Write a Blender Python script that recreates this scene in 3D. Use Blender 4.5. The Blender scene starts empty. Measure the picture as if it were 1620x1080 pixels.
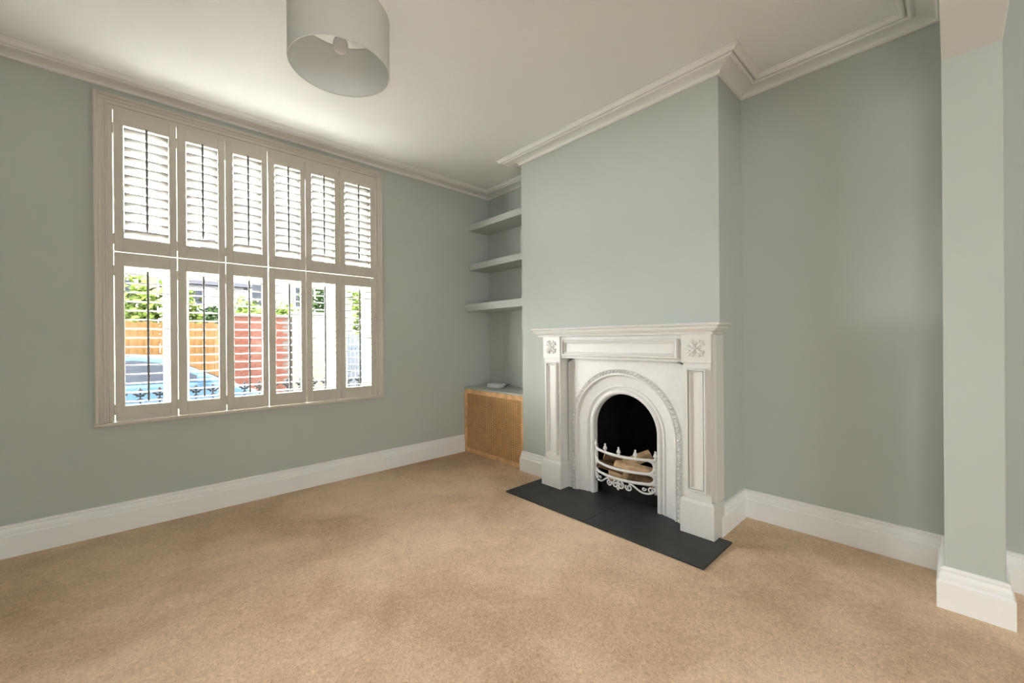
import bpy, bmesh, math, random
from mathutils import Vector, Matrix

# ------------------------------------------------------------------ camera, sky, sun, added fill lights, exposure
scene = bpy.context.scene
COL = scene.collection
YAW, PITCH, ROLL, FPX = 47.0968, -0.052, 0.4483, 646.1677
a, p, r = (math.radians(v) for v in (YAW, PITCH, ROLL))
F = Vector((math.cos(a)*math.cos(p), math.sin(a)*math.cos(p), math.sin(p)))
Rv = Vector((math.sin(a), -math.cos(a), 0)); Uv = Rv.cross(F)
right = Rv*math.cos(r) - Uv*math.sin(r); up = Rv*math.sin(r) + Uv*math.cos(r)
cd = bpy.data.cameras.new('camera'); cam = bpy.data.objects.new('camera', cd); COL.objects.link(cam)
cd.sensor_width = 36.0; cd.lens = 36.0*FPX/1620.0; cd.clip_start = 0.02; cd.clip_end = 300
M = Matrix((right, up, -F)).transposed().to_4x4(); M.translation = Vector((0, 0, 1.15)); cam.matrix_world = M
scene.camera = cam

w = bpy.data.worlds.new('sky'); scene.world = w; w.use_nodes = True
nt = w.node_tree; bg = nt.nodes['Background']
bg.inputs[0].default_value = (.97, .99, 1.0, 1)      # bright hazy white sky
bg.inputs[1].default_value = 15.0

sd = bpy.data.lights.new('sun', 'SUN'); sd.energy = 4.0; sd.angle = 0.02; sd.color = (1, .97, .92)
sun = bpy.data.objects.new('sun', sd); COL.objects.link(sun)
sun.rotation_euler = Vector((0.45, 0.55, 0.68)).to_track_quat('Z', 'Y').to_euler()

def area(name, loc, target, sx, sy, power, color):
    d = bpy.data.lights.new(name, 'AREA'); d.shape = 'RECTANGLE'; d.size = sx; d.size_y = sy; d.energy = power; d.color = color
    o = bpy.data.objects.new(name, d); COL.objects.link(o); o.location = loc
    o.rotation_euler = (Vector(loc)-Vector(target)).to_track_quat('Z', 'Y').to_euler(); return o
# sky portal in the front window (guides sky sampling, gives off no light of its own)
area('portal_front_window', (.754, 3.87, 1.64), (.754, 0, 1.64), 1.72, 1.98, 1, (1, 1, 1)).data.cycles.is_portal = True
# added fill light, out of view behind the camera, before the solid rear wall
area('fill_light_rear', (-.75, -4.66, 1.2), (-.75, 0, 1.2), 1.7, 2.2, 16.0, (.97, .98, 1))
area('fill_light_side', (-1.66, -.80, 1.5), (2, -.80, 1.5), .9, 1.4, 5.5, (.97, .98, 1))  # second added fill light, unseen, in front of the solid left wall

vs = scene.view_settings; vs.view_transform = 'Standard'; vs.look = 'None'; vs.gamma = 1.0; vs.exposure = 2.30; vs.use_curve_mapping = False

# ------------------------------------------------------------------ materials
MATS = {}
def mat(name, col, rough=0.6, metal=0.0, noise=0.0, nscale=20.0, bump=0.0, bscale=200.0, spec=0.4, extra=None):
    m = bpy.data.materials.new(name); m.use_nodes = True; t = m.node_tree; b = t.nodes['Principled BSDF']
    b.inputs['Roughness'].default_value = rough; b.inputs['Metallic'].default_value = metal
    b.inputs['Specular IOR Level'].default_value = spec
    b.inputs['Base Color'].default_value = (*col, 1)
    tc = t.nodes.new('ShaderNodeTexCoord')
    if noise:
        n = t.nodes.new('ShaderNodeTexNoise'); n.inputs['Scale'].default_value = nscale; n.inputs['Detail'].default_value = 5
        t.links.new(tc.outputs['Object'], n.inputs['Vector'])
        cr = t.nodes.new('ShaderNodeValToRGB'); e = cr.color_ramp.elements
        e[0].position = .3; e[1].position = .7
        e[0].color = (*[max(0, c*(1-noise)) for c in col], 1); e[1].color = (*[min(1, c*(1+noise)) for c in col], 1)
        t.links.new(n.outputs['Fac'], cr.inputs[0]); t.links.new(cr.outputs[0], b.inputs['Base Color'])
    if bump:
        n2 = t.nodes.new('ShaderNodeTexNoise'); n2.inputs['Scale'].default_value = bscale; n2.inputs['Detail'].default_value = 3
        t.links.new(tc.outputs['Object'], n2.inputs['Vector'])
        bp = t.nodes.new('ShaderNodeBump'); bp.inputs['Strength'].default_value = bump; bp.inputs['Distance'].default_value = 0.002
        t.links.new(n2.outputs['Fac'], bp.inputs['Height']); t.links.new(bp.outputs[0], b.inputs['Normal'])
    MATS[name] = m; return m

mat('wall_paint', (.520, .560, .518), .75, noise=.012, nscale=2.0, bump=.10, bscale=260, spec=.25)
mat('ceiling_paint', (.845, .845, .815), .8, noise=.01, nscale=1.5, bump=.06, bscale=240, spec=.2)
mat('cornice_paint', (.83, .825, .79), .6, bump=.05, bscale=150, spec=.3)
mat('white_gloss', (.935, .935, .92), .35, noise=.01, nscale=6, bump=.03, bscale=80, spec=.45)
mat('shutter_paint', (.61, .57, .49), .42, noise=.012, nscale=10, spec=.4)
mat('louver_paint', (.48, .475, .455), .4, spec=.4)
mat('rod_grey', (.16, .155, .14), .5)  # even dark grey for the tilt rods and the sash cord
mat('fire_white', (.71, .70, .665), .45, noise=.012, nscale=9, bump=.08, bscale=120, spec=.4)
mat('iron_white', (.73, .72, .70), .42, noise=.03, nscale=30, bump=.15, bscale=160, spec=.4)
mat('soot', (.006, .006, .006), .9, noise=.5, nscale=9, bump=.3, bscale=60, spec=.1)
mat('cast_black', (.012, .012, .012), .45, noise=.3, nscale=15, spec=.4)
mat('slate', (.038, .041, .040), .55, noise=.22, nscale=7, bump=.4, bscale=55, spec=.4)
mat('log_bark', (.13, .075, .04), .9, noise=.5, nscale=25, bump=.9, bscale=50, spec=.15)
mat('log_wood', (.55, .38, .22), .8, noise=.3, nscale=18, bump=.5, bscale=70, spec=.15)
mat('oak', (.80, .50, .24), .5, noise=.22, nscale=14, bump=.1, bscale=90, spec=.35)
mat('oak_weave', (.70, .42, .19), .55, noise=.10, nscale=12, bump=.1, bscale=90, spec=.3)
mat('dark_void', (.10, .05, .022), .9)
mat('wire_white', (.72, .71, .68), .4, metal=.0)
mat('bulb_glass', (.80, .81, .83), .2, spec=.5)
mat('plastic_white', (.75, .76, .74), .4)
mat('plastic_dark', (.04, .04, .04), .5)
mat('fence_wood', (.027, .0148, .0058), .8, noise=.25, nscale=6, bump=.2, bscale=40, spec=0.01)
mat('brick', (.021, .0078, .0052), .85, noise=.35, nscale=3.5, bump=.3, bscale=50, spec=0.01)
mat('mortar', (.020, .018, .016), .9, noise=.1, nscale=20, spec=0.01)
mat('render_white', (.034, .0345, .036), .8, noise=.04, nscale=3, spec=0.01)
mat('render_cream', (.034, .031, .024), .8, noise=.05, nscale=3, spec=0.01)
mat('roof_slate', (.016, .0165, .0185), .8, noise=.2, nscale=12, spec=0.01)
mat('asphalt', (0.0120, 0.0120, 0.0126), .9, noise=.15, nscale=20, spec=0.01)
mat('paving', (.50, .48, .44), .9, noise=.12, nscale=8)
mat('leaf_light', (.027, .038, .0075), .6, noise=.35, nscale=2.5, spec=0.01)
mat('leaf_dark', (0.0054, 0.0117, 0.0023), .6, noise=.35, nscale=2.5, spec=0.01)
mat('stem', (0.0066, 0.0045, 0.0030), .9, spec=0.01)
mat('car_blue', (.0125, .0235, .037), .4, spec=0.01)
mat('car_glass', (.006, .007, .009), .2, spec=0.01)
mat('rubber', (.02, .02, .02), .8, spec=0.01)
mat('alloy', (.5, .5, .52), .3, metal=.8)
mat('wall_out', (0.0180, 0.0171, 0.0153), .85, noise=.06, nscale=5, spec=0.01)
mat('blue_lamp', (.6, .6, .58), .2)
mat('iron_dark', (0.0060, 0.0064, 0.0070), .5, spec=0.01)
mat('picket_paint', (.018, .0205, .023), .6, spec=0.01)
mat('timber_white', (.78, .77, .73), .45)

def glass_mat():
    m = bpy.data.materials.new('window_glass'); m.use_nodes = True; t = m.node_tree; t.nodes.clear()
    o = t.nodes.new('ShaderNodeOutputMaterial'); mx = t.nodes.new('ShaderNodeMixShader')
    tr = t.nodes.new('ShaderNodeBsdfTransparent'); gl = t.nodes.new('ShaderNodeBsdfGlossy'); gl.inputs['Roughness'].default_value = .02
    lw = t.nodes.new('ShaderNodeLayerWeight'); pw = t.nodes.new('ShaderNodeMath'); pw.operation = 'POWER'; pw.inputs[1].default_value = 5
    fr = t.nodes.new('ShaderNodeMath'); fr.operation = 'MULTIPLY_ADD'; fr.inputs[1].default_value = .3; fr.inputs[2].default_value = .004
    t.links.new(lw.outputs['Facing'], pw.inputs[0]); t.links.new(pw.outputs[0], fr.inputs[0])
    t.links.new(fr.outputs[0], mx.inputs[0]); t.links.new(tr.outputs[0], mx.inputs[1]); t.links.new(gl.outputs[0], mx.inputs[2]); t.links.new(mx.outputs[0], o.inputs[0])
    MATS['glass'] = m
glass_mat()

def carpet_mat():
    m = bpy.data.materials.new('carpet'); m.use_nodes = True; t = m.node_tree; b = t.nodes['Principled BSDF']
    b.inputs['Roughness'].default_value = .95; b.inputs['Specular IOR Level'].default_value = .1
    b.inputs['Sheen Weight'].default_value = .25; b.inputs['Sheen Roughness'].default_value = .5; b.inputs['Sheen Tint'].default_value = (.9, .75, .6, 1)
    tc = t.nodes.new('ShaderNodeTexCoord')
    def nz(scale, det, rough=.55, dist=0.0):
        n = t.nodes.new('ShaderNodeTexNoise'); n.inputs['Scale'].default_value = scale; n.inputs['Detail'].default_value = det
        n.inputs['Roughness'].default_value = rough; n.inputs['Distortion'].default_value = dist
        t.links.new(tc.outputs['Object'], n.inputs['Vector']); return n
    big = nz(1.05, 3, .5, .5); mid = nz(5, 4, .6, .8); fine = nz(60, 4, .75, 1.2); tuft = nz(150, 2, .6, .6)
    def mul(x, k, off):
        n = t.nodes.new('ShaderNodeMath'); n.operation = 'MULTIPLY_ADD'; t.links.new(x, n.inputs[0]); n.inputs[1].default_value = k
        if isinstance(off, float): n.inputs[2].default_value = off
        else: t.links.new(off, n.inputs[2])
        return n.outputs[0]
    s = mul(big.outputs['Fac'], 1.25, -.75); s = mul(mid.outputs['Fac'], .40, s); s = mul(fine.outputs['Fac'], 1.0, s); s = mul(tuft.outputs['Fac'], .40, s)
    cr = t.nodes.new('ShaderNodeValToRGB'); e = cr.color_ramp.elements
    e[0].position = .45; e[0].color = (.52, .335, .195, 1); e[1].position = 1.0; e[1].color = (.95, .72, .50, 1)
    t.links.new(s, cr.inputs[0]); t.links.new(cr.outputs[0], b.inputs['Base Color'])
    h = mul(fine.outputs['Fac'], 1.0, 0.0); h = mul(tuft.outputs['Fac'], .8, h)
    bp = t.nodes.new('ShaderNodeBump'); bp.inputs['Strength'].default_value = .6; bp.inputs['Distance'].default_value = .010
    t.links.new(h, bp.inputs['Height']); t.links.new(bp.outputs[0], b.inputs['Normal'])
    MATS['carpet'] = m
carpet_mat()
def cloth(name, col, trans):
    m = bpy.data.materials.new(name); m.use_nodes = True; t = m.node_tree; t.nodes.clear()
    o = t.nodes.new('ShaderNodeOutputMaterial'); mx = t.nodes.new('ShaderNodeMixShader'); mx.inputs[0].default_value = trans
    d = t.nodes.new('ShaderNodeBsdfDiffuse'); tr = t.nodes.new('ShaderNodeBsdfTranslucent')
    tc = t.nodes.new('ShaderNodeTexCoord'); n = t.nodes.new('ShaderNodeTexNoise'); n.inputs['Scale'].default_value = 320
    cr = t.nodes.new('ShaderNodeValToRGB'); cr.color_ramp.elements[0].color = (*[c*.95 for c in col], 1); cr.color_ramp.elements[1].color = (*col, 1)
    t.links.new(tc.outputs['Object'], n.inputs['Vector']); t.links.new(n.outputs['Fac'], cr.inputs[0])
    t.links.new(cr.outputs[0], d.inputs[0]); t.links.new(cr.outputs[0], tr.inputs[0])
    t.links.new(d.outputs[0], mx.inputs[1]); t.links.new(tr.outputs[0], mx.inputs[2]); t.links.new(mx.outputs[0], o.inputs[0]); MATS[name] = m
cloth('shade_cloth', (.82, .81, .77), .38)
cloth('shade_lining', (.92, .93, .93), .42)

# ------------------------------------------------------------------ helpers
class MB:
    def __init__(self): self.v = []; self.f = []; self.sm = []
    def add(self, vs, fs, smooth=False):
        n = len(self.v); self.v += [tuple(q) for q in vs]; self.f += [tuple(i+n for i in q) for q in fs]; self.sm += [smooth]*len(fs); return self
    def box(self, x0, x1, y0, y1, z0, z1):
        return self.add([(x, y, z) for x in (x0, x1) for y in (y0, y1) for z in (z0, z1)],
                        [(0, 1, 3, 2), (4, 6, 7, 5), (0, 4, 5, 1), (2, 3, 7, 6), (0, 2, 6, 4), (1, 5, 7, 3)])
    def rings(self, rings, closed=True, caps=True, smooth=True, loop=False):
        n = len(rings[0]); vs = [q for rg in rings for q in rg]; fs = []
        m = len(rings)
        for i in range(m if loop else m-1):
            i2 = (i+1) % m
            for j in range(n if closed else n-1):
                k = (j+1) % n; fs.append((i*n+j, i*n+k, i2*n+k, i2*n+j))
        self.add(vs, fs, smooth)
        if caps and not loop and closed:
            b = len(self.v)-len(vs)
            self.f.append(tuple(b+j for j in reversed(range(n)))); self.f.append(tuple(b+(m-1)*n+j for j in range(n))); self.sm += [False, False]
        return self
    def tube(self, pts, rad, n=8, caps=True, loop=False, flat=1.0, upv=(0, 0, 1)):
        pts = [Vector(q) for q in pts]; rg = []; m = len(pts)
        for i, q in enumerate(pts):
            if loop: t = pts[(i+1) % m]-pts[i-1]
            else: t = pts[min(i+1, m-1)]-pts[max(i-1, 0)]
            t.normalize(); u = Vector(upv); u = u-t*u.dot(t)
            if u.length < 1e-3: u = Vector((1, 0, 0)); u = u-t*u.dot(t)
            u.normalize(); s = t.cross(u); rr = rad[i] if isinstance(rad, (list, tuple)) else rad
            rg.append([q+u*rr*math.sin(2*math.pi*k/n)+s*rr*flat*math.cos(2*math.pi*k/n) for k in range(n)])
        return self.rings(rg, True, caps, True, loop)
    def lathe(self, prof, c=(0, 0, 0), n=24, axis='z'):
        rg = []
        for rad, h in prof:
            ring = []
            for k in range(n):
                x, y = rad*math.cos(2*math.pi*k/n), rad*math.sin(2*math.pi*k/n)
                q = {'z': (x, y, h), 'x': (h, x, y), 'y': (x, h, y)}[axis]
                ring.append((q[0]+c[0], q[1]+c[1], q[2]+c[2]))
            rg.append(ring)
        return self.rings(rg, True, True, True)
    def prism(self, poly, axis, a0, a1):
        # poly in the two other axes, extruded along axis
        def mk(q, t): return {'x': (t, q[0], q[1]), 'y': (q[0], t, q[1]), 'z': (q[0], q[1], t)}[axis]
        n = len(poly); vs = [mk(q, a0) for q in poly]+[mk(q, a1) for q in poly]
        fs = [tuple(range(n-1, -1, -1)), tuple(range(n, 2*n))]+[(i, (i+1) % n, n+(i+1) % n, n+i) for i in range(n)]
        return self.add(vs, fs)
    def sweep(self, path, prof, closed=False):
        # plan path [(x,y)], interior on the left; prof [(out,z)] closed polygon
        n = len(path); rg = []
        P = [Vector(q) for q in path]
        for i in range(n):
            def nrm(d): d = d.normalized(); return Vector((-d.y, d.x))
            if closed: d0, d1 = P[i]-P[i-1], P[(i+1) % n]-P[i]
            else:
                d0 = P[i]-P[i-1] if i else P[1]-P[0]; d1 = P[i+1]-P[i] if i < n-1 else P[-1]-P[-2]
            n0, n1 = nrm(d0), nrm(d1); b = (n0+n1); b = b/(1+n0.dot(n1))
            rg.append([(P[i].x+b.x*o, P[i].y+b.y*o, z) for o, z in prof])
        return self.rings(rg, True, not closed, False, closed)
    def mesh(self, name):
        me = bpy.data.meshes.new(name); me.from_pydata(self.v, [], self.f); me.update()
        me.polygons.foreach_set('use_smooth', self.sm)
        bm = bmesh.new(); bm.from_mesh(me); bmesh.ops.recalc_face_normals(bm, faces=bm.faces); bm.to_mesh(me); bm.free()
        return me
    def build(self, name, m, parent=None, bevel=0.0, seg=2, loc=None, rot=None):
        me = self.mesh(name); me.materials.append(MATS[m])
        return link(name, me, parent, bevel, seg, loc, rot)

def link(name, me, parent=None, bevel=0.0, seg=2, loc=None, rot=None):
    o = bpy.data.objects.new(name, me); COL.objects.link(o)
    if loc is not None: o.location = loc
    if rot is not None: o.rotation_euler = rot
    if parent is not None:
        o.parent = parent; pw = parent
        o.matrix_parent_inverse = wm(parent).inverted() if loc is None and rot is None else Matrix.Identity(4)
    if bevel:
        b = o.modifiers.new('bevel', 'BEVEL'); b.width = bevel; b.segments = seg; b.limit_method = 'ANGLE'; b.angle_limit = math.radians(40)
    return o
def wm(o):
    m = Matrix.LocRotScale(o.location, o.rotation_euler, o.scale)
    return wm(o.parent) @ o.matrix_parent_inverse @ m if o.parent else m
def tag(o, label=None, cat=None, group=None, kind=None):
    for k, v in (('label', label), ('category', cat), ('group', group), ('kind', kind)):
        if v: o[k] = v
    return o
def thing(name, loc, label, cat, group=None, rot=None):
    o = bpy.data.objects.new(name, None); COL.objects.link(o); o.location = loc; o.empty_display_size = .1
    if rot: o.rotation_euler = rot
    return tag(o, label, cat, group)
def struct(o, label=None): o['kind'] = 'structure'; return tag(o, label)
def bez(p0, p1, p2, p3, n=10):
    return [tuple((1-t)**3*A+3*(1-t)**2*t*B+3*(1-t)*t*t*C+t**3*D for A, B, C, D in zip(p0, p1, p2, p3)) for t in [i/n for i in range(n+1)]]

# ------------------------------------------------------------------ dimensions
YW, XC, XA, XAL = 3.4975, 2.5428, 2.93, 2.911
YC0, YC1 = 0.932, 2.600
XP, YP0, YP1, ZS = 2.5413, -0.1446, 0.0247, 2.333
ZC, ZCB, HB = 2.753, 2.711, 0.174
XL, YB = -1.70, -4.7
TH = 0.30
WX0, WX1, WZ0, WZ1 = -0.100, 1.608, 0.660, 2.612      # window hole

# ------------------------------------------------------------------ room shell
struct(MB().box(XL-TH, XA+TH, YB-TH, YW+.02, -.15, 0).build('floor', 'carpet'), 'beige brown deep pile fitted carpet')
struct(MB().box(XL-TH, XA+TH, YB-TH, YW+TH, ZC, ZC+.2).build('ceiling', 'ceiling_paint'), 'plain off white painted ceiling')
m = MB(); m.box(XL-TH, WX0, YW, YW+TH, -.6, ZC); m.box(WX1, XA+TH, YW, YW+TH, -.6, ZC); m.box(WX0, WX1, YW, YW+TH, -.6, WZ0); m.box(WX0, WX1, YW, YW+TH, WZ1, ZC)
struct(m.build('wall_front', 'wall_paint'), 'pale grey green wall with the shuttered window')
m = MB(); m.box(XA, XA+TH, YB, YW, 0, ZC); m.box(XAL, XA, YC1, YW, 0, ZC)
struct(m.build('wall_right', 'wall_paint'), 'pale grey green alcove wall')
struct(MB().box(XL-TH, XL, YB, YW, 0, ZC).build('wall_left', 'wall_paint'), 'pale grey green side wall')
struct(MB().box(XL-TH, XA+TH, YB-TH, YB, 0, ZC).build('wall_back', 'wall_paint'), 'plain rear wall of the second room')
m = MB(); m.box(XC, XA+.05, YC0, 1.27, 0, ZC); m.box(XC, XA+.05, 1.87, YC1, 0, ZC); m.box(XC, XA+.05, 1.27, 1.87, .86, ZC)
struct(m.build('wall_chimney_breast', 'wall_paint'), 'projecting pale grey green chimney breast')
struct(MB().box(XP, XA+.05, YP0, YP1, 0, ZC).build('wall_nib', 'wall_paint', bevel=.003), 'short wall end between the two rooms')
m = MB(); m.box(XL-.05, XL+.38, YP0, YP1, 0, ZC)
struct(m.build('wall_nib', 'wall_paint', bevel=.003), 'short wall end opposite the alcove')
struct(MB().box(XL-.02, XP+.01, YP0+.0005, YP1-.0005, ZS, ZC+.02).build('beam', 'ceiling_paint', bevel=.002), 'painted ceiling beam over the opening between the rooms')

# cornice, two rooms
prof = [(0, ZCB), (.012, ZCB), (.016, ZCB+.003), (.016, ZCB+.009)]
for i in range(9):
    t = i/8*math.pi/2; prof.append((.017+.075*(1-math.cos(t)), ZCB+.010+.018*math.sin(t)))
prof += [(o, ZCB+z) for o, z in ((.094, .020), (.101, .015), (.110, .016), (.115, .022), (.117, .034), (.121, .035), (.124, .024), (.130, .019), (.138, .020), (.145, .027), (.150, .036), (.158, .039))]+[(.158, ZC+.002), (0, ZC+.002)]
struct(MB().sweep([(XAL, YC1), (XAL, YW), (XL, YW), (XL, YP1), (XA, YP1), (XA, YC0), (XC, YC0), (XC, YC1)], prof, closed=True).build('trim_1', 'cornice_paint'), 'white moulded plaster cornice')
struct(MB().sweep([(XL, YP0), (XL, YB), (XA, YB), (XA, YP0)], prof, closed=True).build('trim_2', 'cornice_paint'), 'white moulded cornice of the rear room')

# skirting
bp = [(0, 0), (.024, 0), (.024, .112), (.019, .117), (.016, .121), (.0165, .128), (.0155, .140), (.012, .150), (.0105, .153), (.0105, .158), (.0125, .161), (.0125, .166), (.009, .171), (0, HB)]
struct(MB().sweep([(2.548, YW), (XL, YW), (XL, YP1), (XL+.38, YP1), (XL+.38, YP0), (XL, YP0), (XL, YB), (.5, YB)], bp).build('baseboard_front', 'white_gloss'), 'white moulded skirting board under the window')
struct(MB().sweep([(.5, YB), (XA, YB), (XA, YP0), (XP, YP0), (XP, YP1), (XA, YP1), (XA, YC0), (2.50, YC0)], bp).build('baseboard_right', 'white_gloss'), 'white moulded skirting board round the alcove and wall end')
struct(MB().sweep([(XC, 2.225), (XC, YC1), (2.556, YC1)], bp).build('baseboard_chimney', 'white_gloss'), 'short white skirting board between cupboard and fireplace')

# invented glazed frames on solid walls, out of view behind the added fill lights
def glazed(name, box, axis, pos, cols, label):
    a0, a1, z0, z1 = box; e = bpy.data.objects.new(name, None); COL.objects.link(e); struct(e, label); t = .06
    def bx(m, u0, u1, w0, w1, d0, d1):
        return m.box(u0, u1, pos+d0, pos+d1, w0, w1) if axis == 'y' else m.box(pos+d0, pos+d1, u0, u1, w0, w1)
    m = MB()
    for q in ((a0, a0+t, z0, z1), (a1-t, a1, z0, z1), (a0+t, a1-t, z1-t, z1), (a0+t, a1-t, z0, z0+t)): bx(m, *q, 0, .025)
    for i in range(1, cols): u = a0+(a1-a0)*i/cols; bx(m, u-.035, u+.035, z0+t, z1-t, .002, .023)
    m.build('frame', 'timber_white', e)
    for i in range(cols):
        w_ = (a1-a0-2*t)/cols; bx(MB(), a0+t+w_*i, a0+t+w_*(i+1), z0+t, z1-t, .010, .013).build('pane', 'glass', e)
glazed('added_frame_rear', (-1.66, .16, .02, 2.36), 'y', YB+.001, 2, 'made up white glazed frame behind the rear fill light')
glazed('added_frame_side', (-1.31, -.29, .74, 2.26), 'x', XL+.001, 2, 'made up white glazed frame behind the side fill light')

# ------------------------------------------------------------------ front window
win = bpy.data.objects.new('window_1', None); COL.objects.link(win); win.location = (.745, YW, .655)
struct(win, 'tripartite white sash window in a moulded architrave')
AX0, AX1, AZ0, AZ1 = -.167, 1.654, .655, 2.674
ap = [(0, 0), (0, .030), (.006, .034), (.016, .034), (.021, .030), (.024, .024), (.034, .022), (.040, .016), (.050, .016), (.053, .020), (.060, .020), (.063, .012), (.085, .010), (.085, 0)]
def leg(pts, ins):
    m = MB(); rg = []
    for (x, z), (ix, iz) in zip(pts, ins):
        rg.append([(x+ix*o, YW-q, z+iz*o) for o, q in ap])
    return m.rings(rg, True, True, False)
leg([(AX0, AZ0+.02), (AX0, AZ1)], [(1, 0), (1, -1)]).build('architrave', 'shutter_paint', win)
leg([(AX0, AZ1), (AX1, AZ1)], [(1, -1), (-1, -1)]).build('architrave', 'shutter_paint', win)
leg([(AX1, AZ0+.02), (AX1, AZ1)], [(-1, 0), (-1, -1)]).build('architrave', 'shutter_paint', win)
MB().box(AX0-.004, AX1+.004, YW-.036, YW+.14, AZ0, AZ0+.018).build('sill', 'shutter_paint', win, bevel=.003)
# reveal lining
m = MB(); m.box(WX0, WX0+.012, YW-.004, YW+.14, WZ0+.01, WZ1); m.box(WX1-.012, WX1, YW-.004, YW+.14, WZ0+.01, WZ1); m.box(WX0+.012, WX1-.012, YW-.004, YW+.14, WZ1-.012, WZ1)
m.build('reveal_lining', 'timber_white', win)
# box frame: jambs, mullions, head, outer sill
m = MB()
for x0, x1 in ((WX0, -.085), (.185, .262), (1.265, 1.370), (1.575, WX1)): m.box(x0, x1, YW+.14, YW+.25, WZ0, WZ1)
m.box(WX0, WX1, YW+.141, YW+.249, WZ1-.05, WZ1+.001); m.box(WX0, WX1, YW+.141, YW+.33, WZ0-.03, WZ0+.035)
m.build('frame', 'timber_white', win)
for x0, x1 in ((-.085, .185), (.262, 1.265), (1.370, 1.575)):
    for k, (z0, z1, yy) in enumerate(((WZ0+.035, 1.66, YW+.16), (1.62, WZ1-.05, YW+.20))):
        m = MB(); s = .030
        m.box(x0, x0+s, yy, yy+.035, z0, z1); m.box(x1-s, x1, yy, yy+.035, z0, z1); m.box(x0+s, x1-s, yy, yy+.035, z0, z0+s*(1.6 if k == 0 else 1)); m.box(x0+s, x1-s, yy, yy+.035, z1-s, z1)
        so = m.build('sash', 'timber_white', win)
        MB().box(x0+s, x1-s, yy+.016, yy+.019, z0+s, z1-s).build('pane', 'glass', so)

MB().tube([(1.566, YW+.133, .70), (1.566, YW+.133, 2.56)], .0035, n=6).build('sash_cord', 'rod_grey', win)

# shutter panels
PXS = [-.080, .222, .487, .751, 1.013, 1.279, 1.588]
OPS = [(-.034, .182), (.270, .446), (.534, .711), (.798, .975), (1.060, 1.238), (1.323, 1.543)]
YF, PT = YW-.010, .028
ORD = ['sixth', 'fifth', 'fourth', 'third', 'second', 'first']
def louver_mesh(wd, width=.0635, th=.0085):
    m = MB(); n = 12; ring = []
    for k in range(n):
        t = 2*math.pi*k/n; ring.append((width/2*math.cos(t), th/2*math.sin(t)*(1 if abs(math.cos(t)) < .95 else .6)))
    return m.rings([[(x, y, z) for y, z in ring] for x in (-wd/2, wd/2)], True, True, True).mesh('louver')
LM = {}
hinge_me = MB().lathe([(.0035, -.032), (.0045, -.030), (.0045, .030), (.0035, .032)], n=8).mesh('hinge'); hinge_me.materials.append(MATS['shutter_paint'])
for tier, (z0, z1, oz0, oz1, nl, tilt) in enumerate(((1.7215, 2.590, 1.809, 2.506, 12, math.radians(-31)), (.6755, 1.717, .767, 1.634, 15, math.radians(0.0)))):
    for i in range(6):
        x0, x1 = PXS[i]+(.0025 if i == 3 else .0016), PXS[i+1]-(.0025 if i == 2 else .0016); ox0, ox1 = OPS[i]
        tname = ('upper', 'lower')[tier]
        lab = '%s white louvred shutter panel of the %s tier, counting from the alcove shelves' % (ORD[i], tname)
        s = thing('shutter_panel', ((x0+x1)/2, YF+PT/2, z0), lab, 'shutter', 'hinged louvred shutter panels of the front window')
        MB().box(x0, ox0, YF, YF+PT, z0, z1).build('stile', 'shutter_paint', s, bevel=.0025)
        MB().box(ox1, x1, YF, YF+PT, z0, z1).build('stile', 'shutter_paint', s, bevel=.0025)
        MB().box(ox0, ox1, YF+.001, YF+PT-.001, oz1, z1).build('top_rail', 'shutter_paint', s)
        MB().box(ox0, ox1, YF+.001, YF+PT-.001, z0, oz0).build('bottom_rail', 'shutter_paint', s)
        wd = round(ox1-ox0-.004, 3)
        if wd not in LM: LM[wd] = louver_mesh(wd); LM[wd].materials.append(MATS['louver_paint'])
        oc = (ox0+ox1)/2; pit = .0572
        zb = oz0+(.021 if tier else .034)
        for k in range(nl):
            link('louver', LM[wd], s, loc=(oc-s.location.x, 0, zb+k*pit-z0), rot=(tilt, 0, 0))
        # tilt rod on the room side with its small top guide
        zr0, zr1 = (zb+.004, zb+(nl-1)*pit+.020)
        yr = YF+PT/2-.0635/2*math.cos(tilt)-.006
        if tier == 0: zr0 += .012; zr1 += .014
        MB().box(oc-.0055, oc+.0055, yr-.005, yr+.005, zr0, zr1).build('tilt_rod', 'rod_grey', s, bevel=.002)
        MB().lathe([(.002, YF-.006), (.008, YF-.005), (.009, YF-.001), (.009, YF+.002)], c=(oc, 0, oz1+.010), n=10, axis='y').build('rod_guide', 'shutter_paint', s)
        for zz in ((z0+.075), (z1-.115)):
            hx = PXS[i] if i < 3 else PXS[i+1]
            link('hinge', hinge_me, s, loc=(hx-s.location.x, YF-.001-s.location.y, zz-z0))
# turn: sash bead along the shutter head
MB().box(PXS[0]-.004, PXS[-1]+.004, YF+.020, YF+PT+.01, 2.592, WZ1).build('shutter_head', 'shutter_paint', win)

# ------------------------------------------------------------------ shelves and cupboard in the alcove
for z0, z1, xf, lab in ((2.322, 2.386, 2.635, 'top floating alcove shelf painted pale grey green'), (1.902, 1.966, 2.632, 'middle floating alcove shelf painted pale grey green'), (1.466, 1.538, 2.575, 'lowest and deepest floating alcove shelf painted pale grey green')):
    tag(MB().box(xf, XAL, YC1, YW, z0, z1).build('alcove_shelf', 'wall_paint', bevel=.003), lab, 'shelf', 'floating shelves in the alcove')
cb = thing('alcove_cupboard', (2.73, 3.05, 0), 'low oak cupboard with a woven slatted front in the alcove', 'cupboard')
cx, y0, y1, zt = 2.556, YC1+.004, YW-.004, .655
MB().box(cx+.03, XAL-.004, y0, y1, .002, zt-.002).build('carcass', 'dark_void', cb)
fw = .038
MB().box(cx, cx+.022, y0, y1, zt-.045, zt).build('top_rail', 'oak', cb, bevel=.002)
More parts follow.
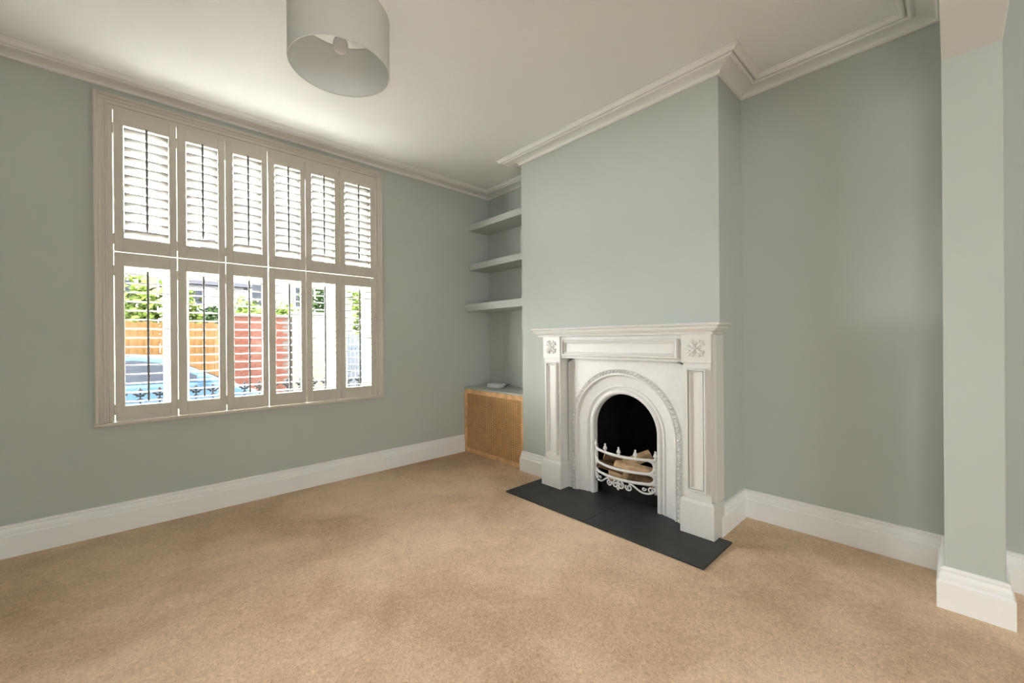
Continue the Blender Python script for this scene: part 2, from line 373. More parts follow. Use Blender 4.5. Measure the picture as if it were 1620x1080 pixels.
MB().box(cx, cx+.022, y0, y1, .002, .042).build('bottom_rail', 'oak', cb, bevel=.002)
MB().box(cx, cx+.022, y0, y0+fw, .042, zt-.045).build('stile', 'oak', cb, bevel=.002)
MB().box(cx, cx+.022, y1-fw, y1, .042, zt-.045).build('stile', 'oak', cb, bevel=.002)
m = MB(); py0, py1, pz0, pz1 = y0+fw, y1-fw, .042, zt-.045
nr = 37; ph = (pz1-pz0)/nr
for k in range(nr+1):
    zc_ = pz0+k*ph; m.box(cx+.006, cx+.016, py0, py1, max(pz0, zc_-.0043), min(pz1, zc_+.0043))
nc = 26; pw_ = (py1-py0)/nc
for k in range(nc+1):
    yc_ = py0+k*pw_; m.box(cx+.008, cx+.020, max(py0, yc_-.0045), min(py1, yc_+.0045), pz0, pz1)
    if k < nc:
        for j in range(nr):
            if (j+k) % 2: m.box(cx+.004, cx+.008, yc_+.004, yc_+pw_-.004, pz0+j*ph-.003, pz0+j*ph+.003)
tag(m.build('woven_panel', 'oak_weave', cb), kind='stuff')
MB().box(cx-.002, XAL-.004, y0, y1, zt+.001, zt+.017).build('top_board', 'wall_paint', cb, bevel=.002)
bxo = thing('small_box', (2.76, 3.21, zt+.018), 'small white plastic box on top of the oak cupboard', 'box', rot=(0, 0, .12))
def loc_build(mb, name, mt, parent, **k):
    return mb.build(name, mt, parent, loc=(0, 0, 0), **k)
loc_build(MB().box(-.055, .055, -.085, .085, .0, .034), 'box_body', 'plastic_white', bxo, bevel=.004)
loc_build(MB().box(-.053, .053, -.083, .083, .034, .040), 'box_lid', 'plastic_white', bxo, bevel=.002)
loc_build(MB().tube(bez((.02, -.086, .012), (.02, -.105, .012), (.05, -.11, .035), (.09, -.11, .03), 10), .004), 'cable', 'plastic_dark', bxo)

# ------------------------------------------------------------------ hearth
he = thing('slate_hearth', (2.27, 1.58, 0), 'dark slate hearth of two slabs in front of the fireplace', 'hearth')
ZH = .012
def slab(ya, yb, name):
    yi0, yi1 = max(ya, 1.125), min(yb, 2.025)
    if ya < 1.3: poly = [(2.076, ya), (2.076, yb), (2.86, yb), (2.86, 1.31), (2.60, 1.31), (2.60, 1.11), (2.464, 1.11), (2.464, ya)]
    else: poly = [(2.076, ya), (2.076, yb), (2.494, yb), (2.494, 2.036), (2.60, 2.036), (2.60, 1.84), (2.86, 1.84), (2.86, ya)]
    MB().prism(poly, 'z', .0005, ZH).build(name, 'slate', he, bevel=.0025)
slab(.845, 1.5805, 'slate_slab'); slab(1.5835, 2.317, 'slate_slab')

# ------------------------------------------------------------------ fire surround
fs = thing('fire_surround', (2.47, 1.57, ZH), 'white painted timber mantelpiece with pilasters and rosette blocks', 'mantelpiece')
YPL = ((.912, 1.1085), (2.038, 2.234)); YPI = ((.930, 1.091), (2.045, 2.203))
PXF = 2.402                     # pilaster face
for (a0, a1), (b0, b1) in zip(YPL, YPI):
    c = (b0+b1)/2
    # plinth with chamfered top
    m = MB(); zt_ = .200
    lo = [(2.388, a0), (2.388, a1), (XC-.003, a1), (XC-.003, a0)]; hi = [(2.400, a0+.010), (2.400, a1-.010), (XC-.003, a1-.010), (XC-.003, a0+.010)]
    m.rings([[(x, y, ZH+.0005) for x, y in lo], [(x, y, zt_) for x, y in lo], [(x, y, zt_+.018) for x, y in hi]], True, True, False)
    m.build('plinth', 'fire_white', fs, bevel=.002)
    pl = MB().box(PXF, XC-.003, b0, b1, .2185, 1.014).build('pilaster', 'fire_white', fs, bevel=.002)
    # raised panel mould: outer bead, inner step
    def panel(ya, yb, za, zb_, xf, parent, wd=.020):
        pr = [(0, 0), (0, .014), (.003, .019), (.009, .018), (.0105, .003), (.0150, .003), (.0158, .013), (.0200, .012), (.0225, 0)]
        rg = []
        for (y, z), (iy, iz) in zip(((ya, za), (yb, za), (yb, zb_), (ya, zb_)), ((1, 1), (-1, 1), (-1, -1), (1, -1))):
            rg.append([(xf-q, y+iy*o, z+iz*o) for o, q in pr])
        MB().rings(rg, True, False, False, loop=True).build('panel_mould', 'fire_white', parent)
    panel(c-.056, c+.056, .268, .982, PXF, pl)
    # corner block with rosette
    blk = MB().box(PXF-.010, XC-.003, b0-.006, b1+.006, 1.0145, 1.180).build('corner_block', 'fire_white', fs, bevel=.002)
    m = MB(); cz = 1.101; bxx = PXF-.010
    def blob(cy, cz_, ry, rz, rx, ang=0):
        rg = []
        for iu in range(6):
            t = iu/5*math.pi/2; rr = math.cos(t) if iu < 5 else .05
            ring = []
            for k in range(10):
                u = 2*math.pi*k/10; yy, zz = ry*rr*math.cos(u), rz*rr*math.sin(u)
                ring.append((bxx+.001-rx*math.sin(t), cy+yy*math.cos(ang)-zz*math.sin(ang), cz_+yy*math.sin(ang)+zz*math.cos(ang)))
            rg.append(ring)
        m.rings(rg, True, True, True)
    for k in range(4):
        an = math.pi/4+k*math.pi/2; dy, dz = math.cos(an), math.sin(an)
        blob(c+dy*.030, cz+dz*.030, .028, .011, .012, an)
        for sgn in (-1, 1):
            an2 = an+sgn*.30; blob(c+math.cos(an2)*.044, cz+math.sin(an2)*.044, .013, .0095, .012, an+sgn*.9)
        blob(c+dy*.052, cz+dz*.052, .010, .009, .010, an)
        an3 = k*math.pi/2; blob(c+math.cos(an3)*.024, cz+math.sin(an3)*.024, .012, .006, .007, an3)
    blob(c, cz, .011, .011, .014)
    m.build('rosette', 'fire_white', blk)
# stepped backing slip at the outer pilaster edge
MB().box(2.425, XC-.003, .911, .931, .2185, 1.178).build('side_slip', 'fire_white', fs, bevel=.003)
fz = MB().box(PXF+.008, XC-.003, 1.098, 2.038, 1.0165, 1.179).build('frieze', 'fire_white', fs, bevel=.002)
def panel2(ya, yb, za, zb_, xf, parent):
    pr = [(0, 0), (0, .020), (.004, .026), (.013, .024), (.0145, .005), (.0205, .005), (.0215, .014), (.027, .012), (.029, 0)]
    rg = []
    for (y, z), (iy, iz) in zip(((ya, za), (yb, za), (yb, zb_), (ya, zb_)), ((1, 1), (-1, 1), (-1, -1), (1, -1))):
        rg.append([(xf-q, y+iy*o, z+iz*o) for o, q in pr])
    MB().rings(rg, True, False, False, loop=True).build('panel_mould', 'fire_white', parent)
panel2(1.120, 2.022, 1.036, 1.158, PXF+.008, fz)
# moulded mantel shelf: bed mould and top
sp = [(0, 1.1805), (.150, 1.1805), (.152, 1.188), (.146, 1.190), (.148, 1.196), (.156, 1.200), (.163, 1.209), (.165, 1.213), (.170, 1.214), (.172, 1.224), (.169, 1.228), (.176, 1.231), (.181, 1.237), (.181, 1.243), (.177, 1.248), (0, 1.249)]
m = MB(); base = .150
def ringat(x, y, sx, sy):
    out = []
    for o, z in sp[1:-1]:
        out.append((x - (o-base), y+sy*(o-base)*1.55, z))
    return out
# rings around three sides: back left, front left, front right, back right (viewed in plan)
Y0s, Y1s, XFs = .915, 2.268, XC-.150
rg = [[(XC-.003, q[1], q[2]) for q in ringat(XFs, Y1s, 1, 1)], ringat(XFs, Y1s, 1, 1), ringat(XFs, Y0s, 1, -1), [(XC-.003, q[1], q[2]) for q in ringat(XFs, Y0s, 1, -1)]]
n_ = len(rg[0])
m.rings(rg, False, False, False)
m.f.append(tuple(i*n_+n_-1 for i in range(4))); m.f.append(tuple(i*n_ for i in range(4))); m.f.append(tuple(range(n_))+tuple(3*n_+n_-1-i for i in range(n_))); m.sm += [False]*3
m.build('mantel_shelf', 'fire_white', fs)

# ------------------------------------------------------------------ cast iron arched insert
ins = thing('arched_fireplace_insert', (2.50, 1.575, ZH), 'white cast iron arched fireplace insert with beaded rim', 'fireplace insert')
YI = 1.573
def archpts(hw, zs_, n=28):
    # from bottom left (high y) up over to bottom right
    pts = [(hw, ZH+.001)]+[(hw, ZH+(zs_-ZH)*k/6) for k in range(1, 6)]
    pts += [(hw*math.cos(math.pi*k/n), zs_+hw*math.sin(math.pi*k/n)) for k in range(n+1)]
    pts += [(-hw, ZH+(zs_-ZH)*k/6) for k in range(5, 0, -1)]+[(-hw, ZH+.001)]
    return pts
ZSP = .520
# moulded splay profile: (half width, x) from outer flat to inner opening
pr = [(.400, 2.486), (.396, 2.482), (.390, 2.482), (.386, 2.486), (.382, 2.496), (.376, 2.500), (.370, 2.502), (.330, 2.512), (.312, 2.517), (.310, 2.512), (.304, 2.511), (.300, 2.518), (.285, 2.526), (.281, 2.522), (.276, 2.517), (.266, 2.514), (.256, 2.517), (.250, 2.526), (.249, 2.565)]
rg = []
for hw, x in pr: rg.append([(x, YI+y, z) for y, z in archpts(hw, ZSP)])
m = MB(); m.rings(rg, False, False, False)
m.build('moulded_arch', 'iron_white', ins)
# flat face plate outside the arch, out to the jambs and up to the frieze
outer = archpts(.430, ZSP); N = len(outer)
box_out = []
for y, z in outer:
    if z <= ZSP: box_out.append((math.copysign(.4635, y), z))
    else:
        k = min(.4635/max(abs(y), 1e-6), (1.0155-ZSP)/(z-ZSP)); box_out.append((y*k, ZSP+(z-ZSP)*k))
inner = archpts(.398, ZSP)
m = MB(); m.rings([[(2.489, YI+y, z) for y, z in box_out], [(2.489, YI+y, z) for y, z in inner], [(2.505, YI+y, z) for y, z in inner], [(2.505, YI+y, z) for y, z in box_out]], False, False, False, loop=True)
m.f.append((0, N, 2*N, 3*N)); m.f.append((N-1, 2*N-1, 3*N-1, 4*N-1)); m.sm += [False, False]
m.build('face_plate', 'iron_white', ins)
# beaded rim: leaf and dart beads following the arch
path = []
for k in range(17): path.append((.414, ZH+.006+(ZSP-ZH-.006)*k/17, 0))
for k in range(45): t = math.pi*k/44; path.append((.414*math.cos(t), ZSP+.414*math.sin(t), t))
for k in range(17): path.append((-.414, ZSP-(ZSP-ZH-.006)*(k+1)/17, math.pi))
m = MB()
for (y, z, t) in path:
    rd = Vector((math.cos(t), math.sin(t))); tg = Vector((-math.sin(t), math.cos(t)))
    for off, rr, rt, hh in ((0, .013, .0115, .014), (.010, .005, .006, .010)):
        for sh in ((0,) if off == 0 else (.5,)):
            rgx = []
            for iu in range(4):
                u = iu/3*math.pi/2; c_ = math.cos(u) if iu < 3 else .08
                ring = []
                for q in range(7):
                    an = 2*math.pi*q/7; A = (off+rr*c_*math.cos(an)); B = sh*.029+rt*c_*math.sin(an)+A*.35
                    ring.append((2.490-hh*math.sin(u), YI+y+rd.x*A+tg.x*B, z+rd.y*A+tg.y*B))
                rgx.append(ring)
            m.rings(rgx, True, False, True)
m.build('beaded_rim', 'iron_white', ins)
for hw in (.402, .4305):
    MB().tube([(2.488, YI+y, z) for y, z in archpts(hw, ZSP)], .0025, n=6, upv=(1, 0, 0)).build('rim_fillet', 'iron_white', ins)
# firebox
m = MB(); bx0, bx1 = 2.562, 2.885
fb = [(YI+y*1.0, z) for y, z in archpts(.262, ZSP)]; fbk = [(YI+y*.72, .03+z*.93) for y, z in archpts(.262, ZSP)]
m.rings([[(bx0, y, z) for y, z in fb], [(bx0+.12, y, z) for y, z in fb], [(bx1, y, z) for y, z in fbk]], False, False, False)
m.f.append(tuple(2*N+i for i in range(N))); m.sm.append(False)
m.build('fireback', 'soot', ins)
MB().box(2.60, 2.615, YI-.24, YI+.24, ZH+.001, .095).build('ash_door', 'cast_black', ins, bevel=.004)
MB().box(2.545, 2.86, YI-.25, YI+.25, .105, .125).build('grate_floor', 'cast_black', ins)

# ------------------------------------------------------------------ fire basket front
gr = thing('fire_grate', (2.50, YI, .10), 'white cast iron grate front with bowed bars and scrolled fret', 'grate')
GH = .240; GX, GB = 2.532, .078
def gx(y): return GX-GB*(1-(y/GH)**2)
def bar(z, rad, name, h=GH):
    pts = [(gx(h*t), YI+h*t, z) for t in [-1+2*i/24 for i in range(25)]]
    MB().tube(pts, rad, n=8, flat=.75).build(name, 'iron_white', gr)
bar(.350, .0105, 'bar'); bar(.258, .0105, 'bar'); bar(.190, .0105, 'bar')
for s in (-1, 1):
    # bowed side pieces with rounded inner corners between the bars
    MB().tube([(gx(s*GH)+.004, YI+s*(GH-.004), z) for z in (.125, .19, .258, .35, .365)], .012, n=8).build('upright', 'iron_white', gr)
    for za, zb_ in ((.190, .258), (.258, .350)):
        h = (zb_-za)/2; mid = (za+zb_)/2
        pts = []
        for k in range(13):
            t = -math.pi/2+math.pi*k/12; yy = GH-.040+.030*math.cos(t); pts.append((gx(s*yy), YI+s*yy, mid+h*.92*math.sin(t)))
        MB().tube(pts, .009, n=7).build('corner_loop', 'iron_white', gr)
fin = [(.001, .052), (.006, .050), (.0075, .045), (.006, .040), (.0075, .036), (.012, .024), (.0155, .014), (.012, .010), (.007, .007), (.008, .002), (.011, 0), (.011, -.006)]
fm = MB().lathe(fin, n=10).mesh('finial'); fm.materials.append(MATS['iron_white'])
for y in (-.236, -.120, -.004, .118, .238):
    link('finial', fm, gr, loc=(gx(y)-gr.location.x, y, .362-gr.location.z))
def spiral(cy, cz, r0, turns, a0, dirn, n=26, shrink=.22):
    return [(cy+r0*(1-(1-shrink)*k/n)*math.cos(a0+dirn*2*math.pi*turns*k/n), cz+r0*(1-(1-shrink)*k/n)*math.sin(a0+dirn*2*math.pi*turns*k/n)) for k in range(n+1)]
def fret(pts, rad, name='scroll'):
    MB().tube([(gx(max(-GH, min(GH, y)))-.002, YI+y, z) for y, z in pts], rad, n=6, upv=(1, 0, 0), flat=1.0).build(name, 'iron_white', gr)
for s in (-1, 1):
    def mir(L): return [(s*y, z) for y, z in L]
    fret(mir(spiral(.020, .152, .026, 1.35, math.pi*.5, -1)), .0055)
    fret(mir(spiral(.078, .150, .024, 1.3, math.pi*.8, 1)), .0055)
    fret(mir(bez((.078, .174), (.115, .182), (.135, .128), (.185, .128), 12)+bez((.185, .128), (.225, .126), (.238, .150), (.232, .172), 8)[1:]), .0068)
    fret(mir(spiral(.212, .152, .020, 1.2, 0, 1)), .0055)
    fret(mir(spiral(.172, .158, .013, 1.0, math.pi*.1, -1)), .0048)
    fret(mir(bez((.0, .118), (.012, .128), (.010, .15), (.004, .178), 8)), .006)

# logs in the basket
random.seed(4)
def log(loc, rot, ln, rad, lab, split=True, bark='log_bark'):
    t = thing('firewood_log', loc, lab, 'firewood', 'split logs in the fire basket', rot=rot)
    n = 9; rg = []
    prof_ = [rad*(.85+.3*random.random()) for _ in range(n)]
    for i in range(6):
        x = -ln/2+ln*i/5; ring = []
        for k in range(n):
            an = math.pi*k/(n-1); q = prof_[k]*(.96+.08*random.random()); ring.append((x, q*math.cos(an), q*math.sin(an)))
        rg.append(ring)
    m = MB(); m.rings(rg, False, False, False); m.build('bark', bark, t, loc=(0, 0, 0))
    m = MB(); m.add([q for rg_ in rg for q in (rg_[0], (rg_[0][0], 0, -rad*.35), rg_[-1])], [(i*3+j, i*3+j+1, (i+1)*3+j+1, (i+1)*3+j) for i in range(5) for j in range(2)])
    for e in (0, 5): m.add(rg[e]+[(rg[e][0][0], 0, -rad*.35)], [tuple(range(n+1))])
    m.build('split_face', 'log_wood', t, loc=(0, 0, 0))
log((2.555, YI-.055, .262), (math.radians(215), .06, math.radians(-83)), .27, .036, 'pale split log lying on top behind the grate bars')
log((2.60, YI+.07, .285), (math.radians(150), .25, math.radians(-55)), .24, .040, 'brown bark log leaning at the back of the fire basket')
log((2.55, YI+.115, .220), (math.radians(20), .12, math.radians(-80)), .20, .040, 'dark bark log under the pale split log')
log((2.55, YI+.02, .200), (math.radians(245), -.15, math.radians(-60)), .20, .040, 'pale wedge of firewood between the lower grate bars')
log((2.56, YI-.13, .188), (math.radians(20), .05, math.radians(-95)), .19, .038, 'dark brown log low beside the upright of the grate')
log((2.625, YI-.05, .305), (math.radians(230), -.35, math.radians(-40)), .20, .036, 'small reddish split log propped at the back')
log((2.66, YI-.02, .185), (math.radians(10), 0, math.radians(-90)), .36, .055, 'large dark log at the bottom of the fire basket')

# ------------------------------------------------------------------ pendant lamp
LX, LY, LZ0, LZ1, LR = .655, 1.760, 2.310, 2.535, .200
pd = thing('pendant_lamp', (LX, LY, ZC), 'pale grey fabric drum pendant lamp hanging from the ceiling', 'lamp')
m = MB(); n = 64
def ring(rad, z): return [(LX+rad*math.cos(2*math.pi*k/n), LY+rad*math.sin(2*math.pi*k/n), z) for k in range(n)]
m.rings([ring(LR, LZ0), ring(LR, LZ1)], True, False, True)
sh = m.build('shade', 'shade_cloth', pd)
m = MB(); m.rings([ring(LR-.002, LZ0), ring(LR-.002, LZ1)], True, False, True); m.build('lining', 'shade_lining', sh)
for z in (LZ0, LZ1):
    MB().tube([(LX+(LR-.001)*math.cos(2*math.pi*k/n), LY+(LR-.001)*math.sin(2*math.pi*k/n), z) for k in range(n)], .0026, n=6, loop=True).build('rim', 'wire_white', sh)
# spider fitter at the top ring, holder, bulb, cord, rose
m = MB()
for k in range(3):
    an = .6+2*math.pi*k/3; m.tube([(LX+.02*math.cos(an), LY+.02*math.sin(an), LZ1-.03), (LX+.10*math.cos(an), LY+.10*math.sin(an), LZ1-.03), (LX+(LR-.002)*math.cos(an), LY+(LR-.002)*math.sin(an), LZ1-.002)], .002, n=6)
m.tube([(LX+.021*math.cos(2*math.pi*k/20), LY+.021*math.sin(2*math.pi*k/20), LZ1-.03) for k in range(20)], .002, n=6, loop=True)
m.build('fitter', 'wire_white', pd)
MB().lathe([(.014, LZ1+.03), (.016, LZ1+.01), (.018, LZ1-.03), (.018, LZ1-.062), (.015, LZ1-.066)], c=(LX, LY, 0), n=20).build('lamp_holder', 'plastic_white', pd)
bz = LZ1-.066
MB().lathe([(.013, bz), (.014, bz-.012), (.020, bz-.028), (.028, bz-.045), (.0305, bz-.060), (.028, bz-.076), (.019, bz-.088), (.008, bz-.093), (.001, bz-.0935)], c=(LX, LY, 0), n=24).build('bulb', 'bulb_glass', pd)
MB().tube([(LX, LY, LZ1+.02), (LX, LY, ZC-.02)], .0035, n=8).build('cord', 'plastic_white', pd)
MB().lathe([(.012, ZC-.028), (.035, ZC-.020), (.042, ZC-.006), (.042, ZC-.0005)], c=(LX, LY, 0), n=28).build('ceiling_rose', 'plastic_white', pd)

# ------------------------------------------------------------------ outside: front garden, street and the far side
ZG = -.45
struct(MB().box(-14, 16, YW+TH, 6.9, ZG-.2, ZG+.10).build('pavement', 'paving'), 'pale paving of the front garden and footway')
struct(MB().box(-14, 16, 6.9, 12.2, ZG-.2, ZG).build('road', 'asphalt'), 'grey asphalt road outside the window')
struct(MB().box(-14, 16, 12.2, 40, ZG-.2, ZG+.06).build('ground', 'asphalt'), 'pale ground on the far side of the road')
# low garden wall with coping and cast iron cresting
YR = 5.2
gw = thing('garden_wall', (1, YR, ZG+.10), 'low rendered front garden wall with a pale coping', 'wall')
MB().box(-3, 5, YR-.10, YR+.10, ZG+.101, .50).build('wall_body', 'wall_out', gw)
MB().box(-3.05, 5.05, YR-.14, YR+.14, .501, .575).build('coping', 'render_white', gw, bevel=.012)
rl = thing('iron_cresting', (1, YR, .575), 'dark cast iron cresting with fleur finials along the garden wall', 'railing')
MB().box(-1.6, 3.0, YR-.012, YR+.012, .605, .622).build('rail', 'iron_dark', rl)
fmesh = MB()
fmesh.box(-.006, .006, -.006, .006, 0, .10)
fmesh.lathe([(.002, .165), (.012, .150), (.020, .130), (.012, .108), (.004, .100)], n=8)
for s in (-1, 1):
    fmesh.tube(bez((0, 0, .085), (s*.025, 0, .09), (s*.045, 0, .125), (s*.050, 0, .100), 6), [.008, .010, .011, .011, .010, .008, .005], n=6)
    fmesh.tube(bez((0, 0, .06), (s*.02, 0, .055), (s*.03, 0, .04), (s*.02, 0, .03), 5), .006, n=6)
fmesh.box(-.03, .03, -.006, .006, .078, .088)
fme = fmesh.mesh('finial'); fme.materials.append(MATS['iron_dark'])
for k in range(-14, 18):
    link('finial', fme, rl, loc=(.468+k*.139-1, 0, .0))

# car parked at the kerb, facing +x
def car():
    t = thing('parked_car', (.30, 8.75, ZG), 'blue hatchback car parked in the street beyond the garden wall', 'car')
    side = [(-2.15, .32), (-2.18, .62), (-2.10, .92), (-1.95, 1.00), (-1.55, 1.02), (.30, 1.00), (.75, .98), (1.10, .86), (1.42, .70), (1.50, .52), (1.48, .30), (1.25, .20), (-1.85, .20)]
    cab = [(-1.98, .98), (-1.55, 1.30), (-1.05, 1.40), (-.30, 1.43), (.05, 1.38), (.40, 1.22), (.85, .97)]
    def shell(poly, hw, ins):
        m = MB(); n = len(poly); rg = []
        for y, sc in ((-hw, .96), (-hw+.06, 1.0), (hw-.06, 1.0), (hw, .96)):
            cx_ = sum(q[0] for q in poly)/n; cz_ = sum(q[1] for q in poly)/n
            rg.append([(cx_+(q[0]-cx_)*sc, y, cz_+(q[1]-cz_)*sc) for q in poly])
        return m.rings(rg, True, True, False)
    shell(side, .86, 0).build('body', 'car_blue', t, loc=(0, 0, 0), bevel=.03, seg=3)
    # roof and pillars tapering upward
    m = MB(); n = len(cab); rg = []
    for s in (-1, 1):
        rg.append([(x, s*(.80-.20*max(0, (z-.97))/.45), z) for x, z in cab])
    m.rings(rg, True, True, False); m.build('cabin', 'car_blue', t, loc=(0, 0, 0), bevel=.03, seg=2)
    for s in (-1, 1):
        for poly in ([(-1.72, 1.02), (-1.42, 1.26), (-1.0, 1.335), (-.78, 1.34), (-.78, 1.02)], [(-.70, 1.02), (-.70, 1.345), (-.28, 1.36), (.02, 1.31), (.30, 1.18), (.58, 1.02)]):
            vs_ = [(x, s*(.806-.20*(z-.97)/.45+.004), z) for x, z in poly]; vi = [(x, s*(.806-.20*(z-.97)/.45-.03), z) for x, z in poly]
            k = len(poly); m = MB(); m.add(vs_+vi, [tuple(range(k)), tuple(range(2*k-1, k-1, -1))]+[(i, (i+1) % k, k+(i+1) % k, k+i) for i in range(k)])
            m.build('side_window', 'car_glass', t, loc=(0, 0, 0))
        MB().box(.42, .60, s*.86-.07*(s < 0)-.0*(s > 0), s*.86+.07*(s > 0)+.02, 1.0, 1.12).build('mirror', 'car_blue', t, loc=(0, 0, 0), bevel=.03)
        MB().box(-.55, -.38, s*.861-.012, s*.861+.012, .86, .885).build('door_handle', 'car_blue', t, loc=(0, 0, 0), bevel=.006)
        for x in (-1.35, .86):
            wh = MB().lathe([(.20, -.11), (.30, -.10), (.315, -.05), (.315, .05), (.30, .10), (.20, .11)], c=(x, s*.77, .3155), n=28, axis='y').build('tyre', 'rubber', t, loc=(0, 0, 0))
            m = MB(); m.lathe([(.03, s*.118-.01), (.19, s*.112-.01), (.20, s*.10)], c=(x, s*.77, .3155), n=20, axis='y'); m.build('wheel', 'alloy', wh, loc=(0, 0, 0))
    # windscreen and rear screen
    for quad in ([(.10, .575, 1.375), (.10, -.575, 1.375), (.84, -.76, .985), (.84, .76, .985)], [(-1.50, .60, 1.325), (-1.50, -.60, 1.325), (-1.96, -.74, 1.01), (-1.96, .74, 1.01)]):
        nrm = (Vector(quad[1])-Vector(quad[0])).cross(Vector(quad[3])-Vector(quad[0])).normalized()
        if nrm.z < 0: nrm = -nrm
        a_ = [Vector(q)+nrm*.012 for q in quad]; b_ = [Vector(q)-nrm*.01 for q in quad]
        MB().add(a_+b_, [(0, 1, 2, 3), (7, 6, 5, 4)]+[(i, (i+1) % 4, 4+(i+1) % 4, 4+i) for i in range(4)]).build('windscreen', 'car_glass', t, loc=(0, 0, 0))
    for s in (-1, 1):
        MB().box(1.24, 1.47, s*.62-.14, s*.62+.14, .60, .70).build('headlamp', 'blue_lamp', t, loc=(0, 0, 0), bevel=.03)
    MB().box(1.44, 1.51, -.5, .5, .36, .48).build('grille', 'rubber', t, loc=(0, 0, 0), bevel=.01)
car()

# timber fence of upright boards
fe = thing('timber_fence', (.2, 13, ZG), 'orange brown close board timber fence across the road', 'fence')
bme = MB().box(-.066, .066, -.011, .011, 0, 1.80).mesh('board'); bme.materials.append(MATS['fence_wood'])
for k in range(38):
    link('board', bme, fe, loc=(-3.2-.2+k*.134, .012*(k % 2), .06+.25+.012*((k*7) % 3)), rot=(0, 0, 0))
MB().box(-3.4, 1.72, 13.03, 13.07, ZG+.55, ZG+.65).build('rail', 'fence_wood', fe); MB().box(-3.4, 1.72, 13.03, 13.07, ZG+1.6, ZG+1.7).build('rail', 'fence_wood', fe)
MB().box(-3.4, 1.72, 12.98, 13.03, ZG+.061, ZG+.30).build('gravel_board', 'fence_wood', fe)

# brick wall, every brick its own piece
bw = thing('brick_wall', (2.55, 13, ZG), 'red brick boundary wall between fence and cream gate pier', 'wall')
MB().box(1.80, 3.34, 13.022, 13.20, ZG+.061, 1.86).build('mortar_core', 'mortar', bw)
brick = MB().box(-.107, .107, -.05, .05, -.0325, .0325).mesh('brick'); brick.materials.append(MATS['brick'])
for c in range(30):
    for k in range(7):
        x = 1.915+k*.225+(.112 if c % 2 else 0)
        if x > 3.26: continue
        link('brick', brick, bw, loc=(x-2.55, .058+.003*((c*5+k*3) % 3), .06+.04+c*.0755))
MB().box(1.78, 3.36, 12.98, 13.23, 1.861, 1.93).build('coping', 'mortar', bw, bevel=.01)
# cream wall / pier
cp = thing('cream_garden_wall', (4.0, 13.1, ZG), 'cream rendered garden wall beside the brick wall', 'wall')
MB().box(3.40, 4.82, 13.0, 13.25, ZG+.061, 1.98).build('wall_body', 'render_cream', cp)
MB().box(3.37, 4.85, 12.96, 13.29, 1.981, 2.06).build('coping', 'render_white', cp, bevel=.012)
# picket fence
pf = thing('picket_fence', (6, 13, ZG), 'pale blue grey picket fence beside the cream wall', 'fence')
pm = MB().prism([(-.045, 0), (.045, 0), (.045, 1.72), (0, 1.80), (-.045, 1.72)], 'y', -.01, .01).mesh('picket'); pm.materials.append(MATS['picket_paint'])
for k in range(17): link('picket', pm, pf, loc=(-1.1+k*.13, 0, .10))
for z in (.35, 1.35): MB().box(4.87, 7.05, 13.012, 13.05, ZG+z, ZG+z+.08).build('rail', 'picket_paint', pf)

# houses beyond
def house(x0, x1, y0, y1, ze, zr, label, wallm, wins, gable='x'):
    h = thing('house', ((x0+x1)/2, y0, ZG), label, 'house')
    MB().box(x0, x1, y0, y1, ZG+.061, ze).build('wall', wallm, h)
    ym = (y0+y1)/2; xm = (x0+x1)/2
    if gable == 'x': rf = MB().prism([(y0-.3, ze-.05), (y1+.3, ze-.05), (ym, zr)], 'x', x0-.25, x1+.25)
    else: rf = MB().prism([(x0-.3, ze-.05), (x1+.3, ze-.05), (xm, zr)], 'y', y0-.25, y1+.25)
    rf.build('roof', 'roof_slate', h)
    for (a0, a1, z0, z1) in wins:
        wo = MB().box(a0, a1, y0-.05, y0-.001, z0, z1).build('window', 'timber_white', h)
        MB().box(a0+.08, a1-.08, y0-.065, y0-.051, z0+.08, z1-.08).build('pane', 'car_glass', wo)
house(1.2, 3.4, 20.0, 25, 3.5, 5.4, 'white rendered house with a grey slate roof across the road', 'render_white', [(1.5, 2.1, 2.5, 3.3)], 'y')
house(4.2, 11.0, 26.5, 31, 6.5, 9.5, 'large pale rendered house behind the cream garden wall', 'render_white', [(4.8, 6.0, 3.2, 4.9), (7, 8.2, 3.2, 4.9)])
house(-1.6, .9, 26.0, 31, 5.0, 7.0, 'cream house seen behind the hedge and fence', 'render_cream', [(-.9, .2, 2.8, 4.2)])

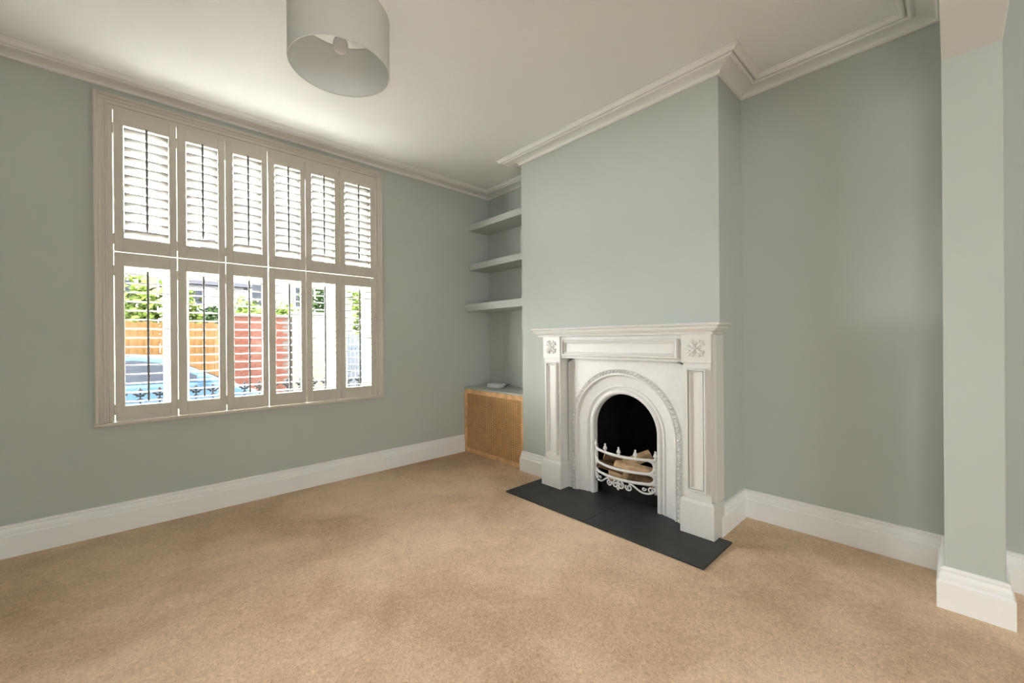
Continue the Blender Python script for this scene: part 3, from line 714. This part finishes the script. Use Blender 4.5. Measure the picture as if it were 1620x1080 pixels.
# shrubs and trees: crowns of leaves with a woody frame
def shrub(loc, rx, ry, rz, nleaf, leaf, lab, cat, mt, seed, trunk_h=.6, group=None):
    rnd = random.Random(seed); t = thing('leafy_shrub', loc, lab, cat, group)
    m = MB()
    cl = [(rnd.gauss(0, .45), rnd.gauss(0, .45), rnd.uniform(-.8, .8)) for _ in range(14)]
    for _ in range(nleaf):
        c = rnd.choice(cl)
        d = Vector((rnd.gauss(0, 1), rnd.gauss(0, 1), rnd.gauss(0, 1))).normalized()*rnd.uniform(.15, .48)
        q = Vector(((c[0]+d.x)*rx, (c[1]+d.y)*ry, trunk_h+rz+(c[2]*.7+d.z)*rz))
        if q.z < .05: q.z = .05+rnd.random()*.2
        u = Vector((rnd.gauss(0, 1), rnd.gauss(0, 1), rnd.gauss(0, .6))).normalized(); v = u.cross(Vector((rnd.gauss(0, 1), rnd.gauss(0, 1), rnd.gauss(0, 1)))).normalized()
        L = leaf*rnd.uniform(.6, 1.3)
        m.add([q-u*L, q+v*L*.45, q+u*L, q-v*L*.45], [(0, 1, 2, 3)])
    o = m.build('foliage', mt, t, loc=(0, 0, 0)); tag(o, kind='stuff')
    m = MB()
    for k in range(7):
        c = cl[k]; m.tube(bez((0, 0, .0), (0, 0, trunk_h), (c[0]*rx*.5, c[1]*ry*.5, trunk_h+.3*rz), (c[0]*rx, c[1]*ry, trunk_h+rz+c[2]*.6*rz), 6), [.05, .045, .04, .032, .025, .018, .01], n=6)
    m.build('stem', 'stem', t, loc=(0, 0, 0))
zg = ZG+.06
shrub((-1.9, 15.6, zg), 1.2, 1.0, 1.9, 2600, .13, 'broad yellow green tree rising behind the timber fence', 'tree', 'leaf_light', 1, 1.0)
shrub((.35, 14.6, zg), .75, .7, 1.5, 2400, .11, 'tall fresh green shrub close behind the timber fence', 'shrub', 'leaf_light', 2, .8)
shrub((1.75, 16.6, zg), .9, .7, 1.15, 1700, .10, 'dark green hedge bush behind the end of the fence', 'shrub', 'leaf_dark', 3, .6)
shrub((2.75, 14.2, zg), 1.0, .7, 1.15, 2200, .10, 'bright green shrub spilling over the brick wall', 'shrub', 'leaf_light', 4, .7)
shrub((5.0, 16.5, zg), .6, .7, 1.4, 1200, .11, 'thin dark leaved tree behind the cream wall', 'tree', 'leaf_dark', 5, 1.2)
shrub((7.1, 15.0, zg), 1.0, .9, 1.7, 2600, .12, 'dense green tree standing behind the picket fence', 'tree', 'leaf_light', 6, .9)
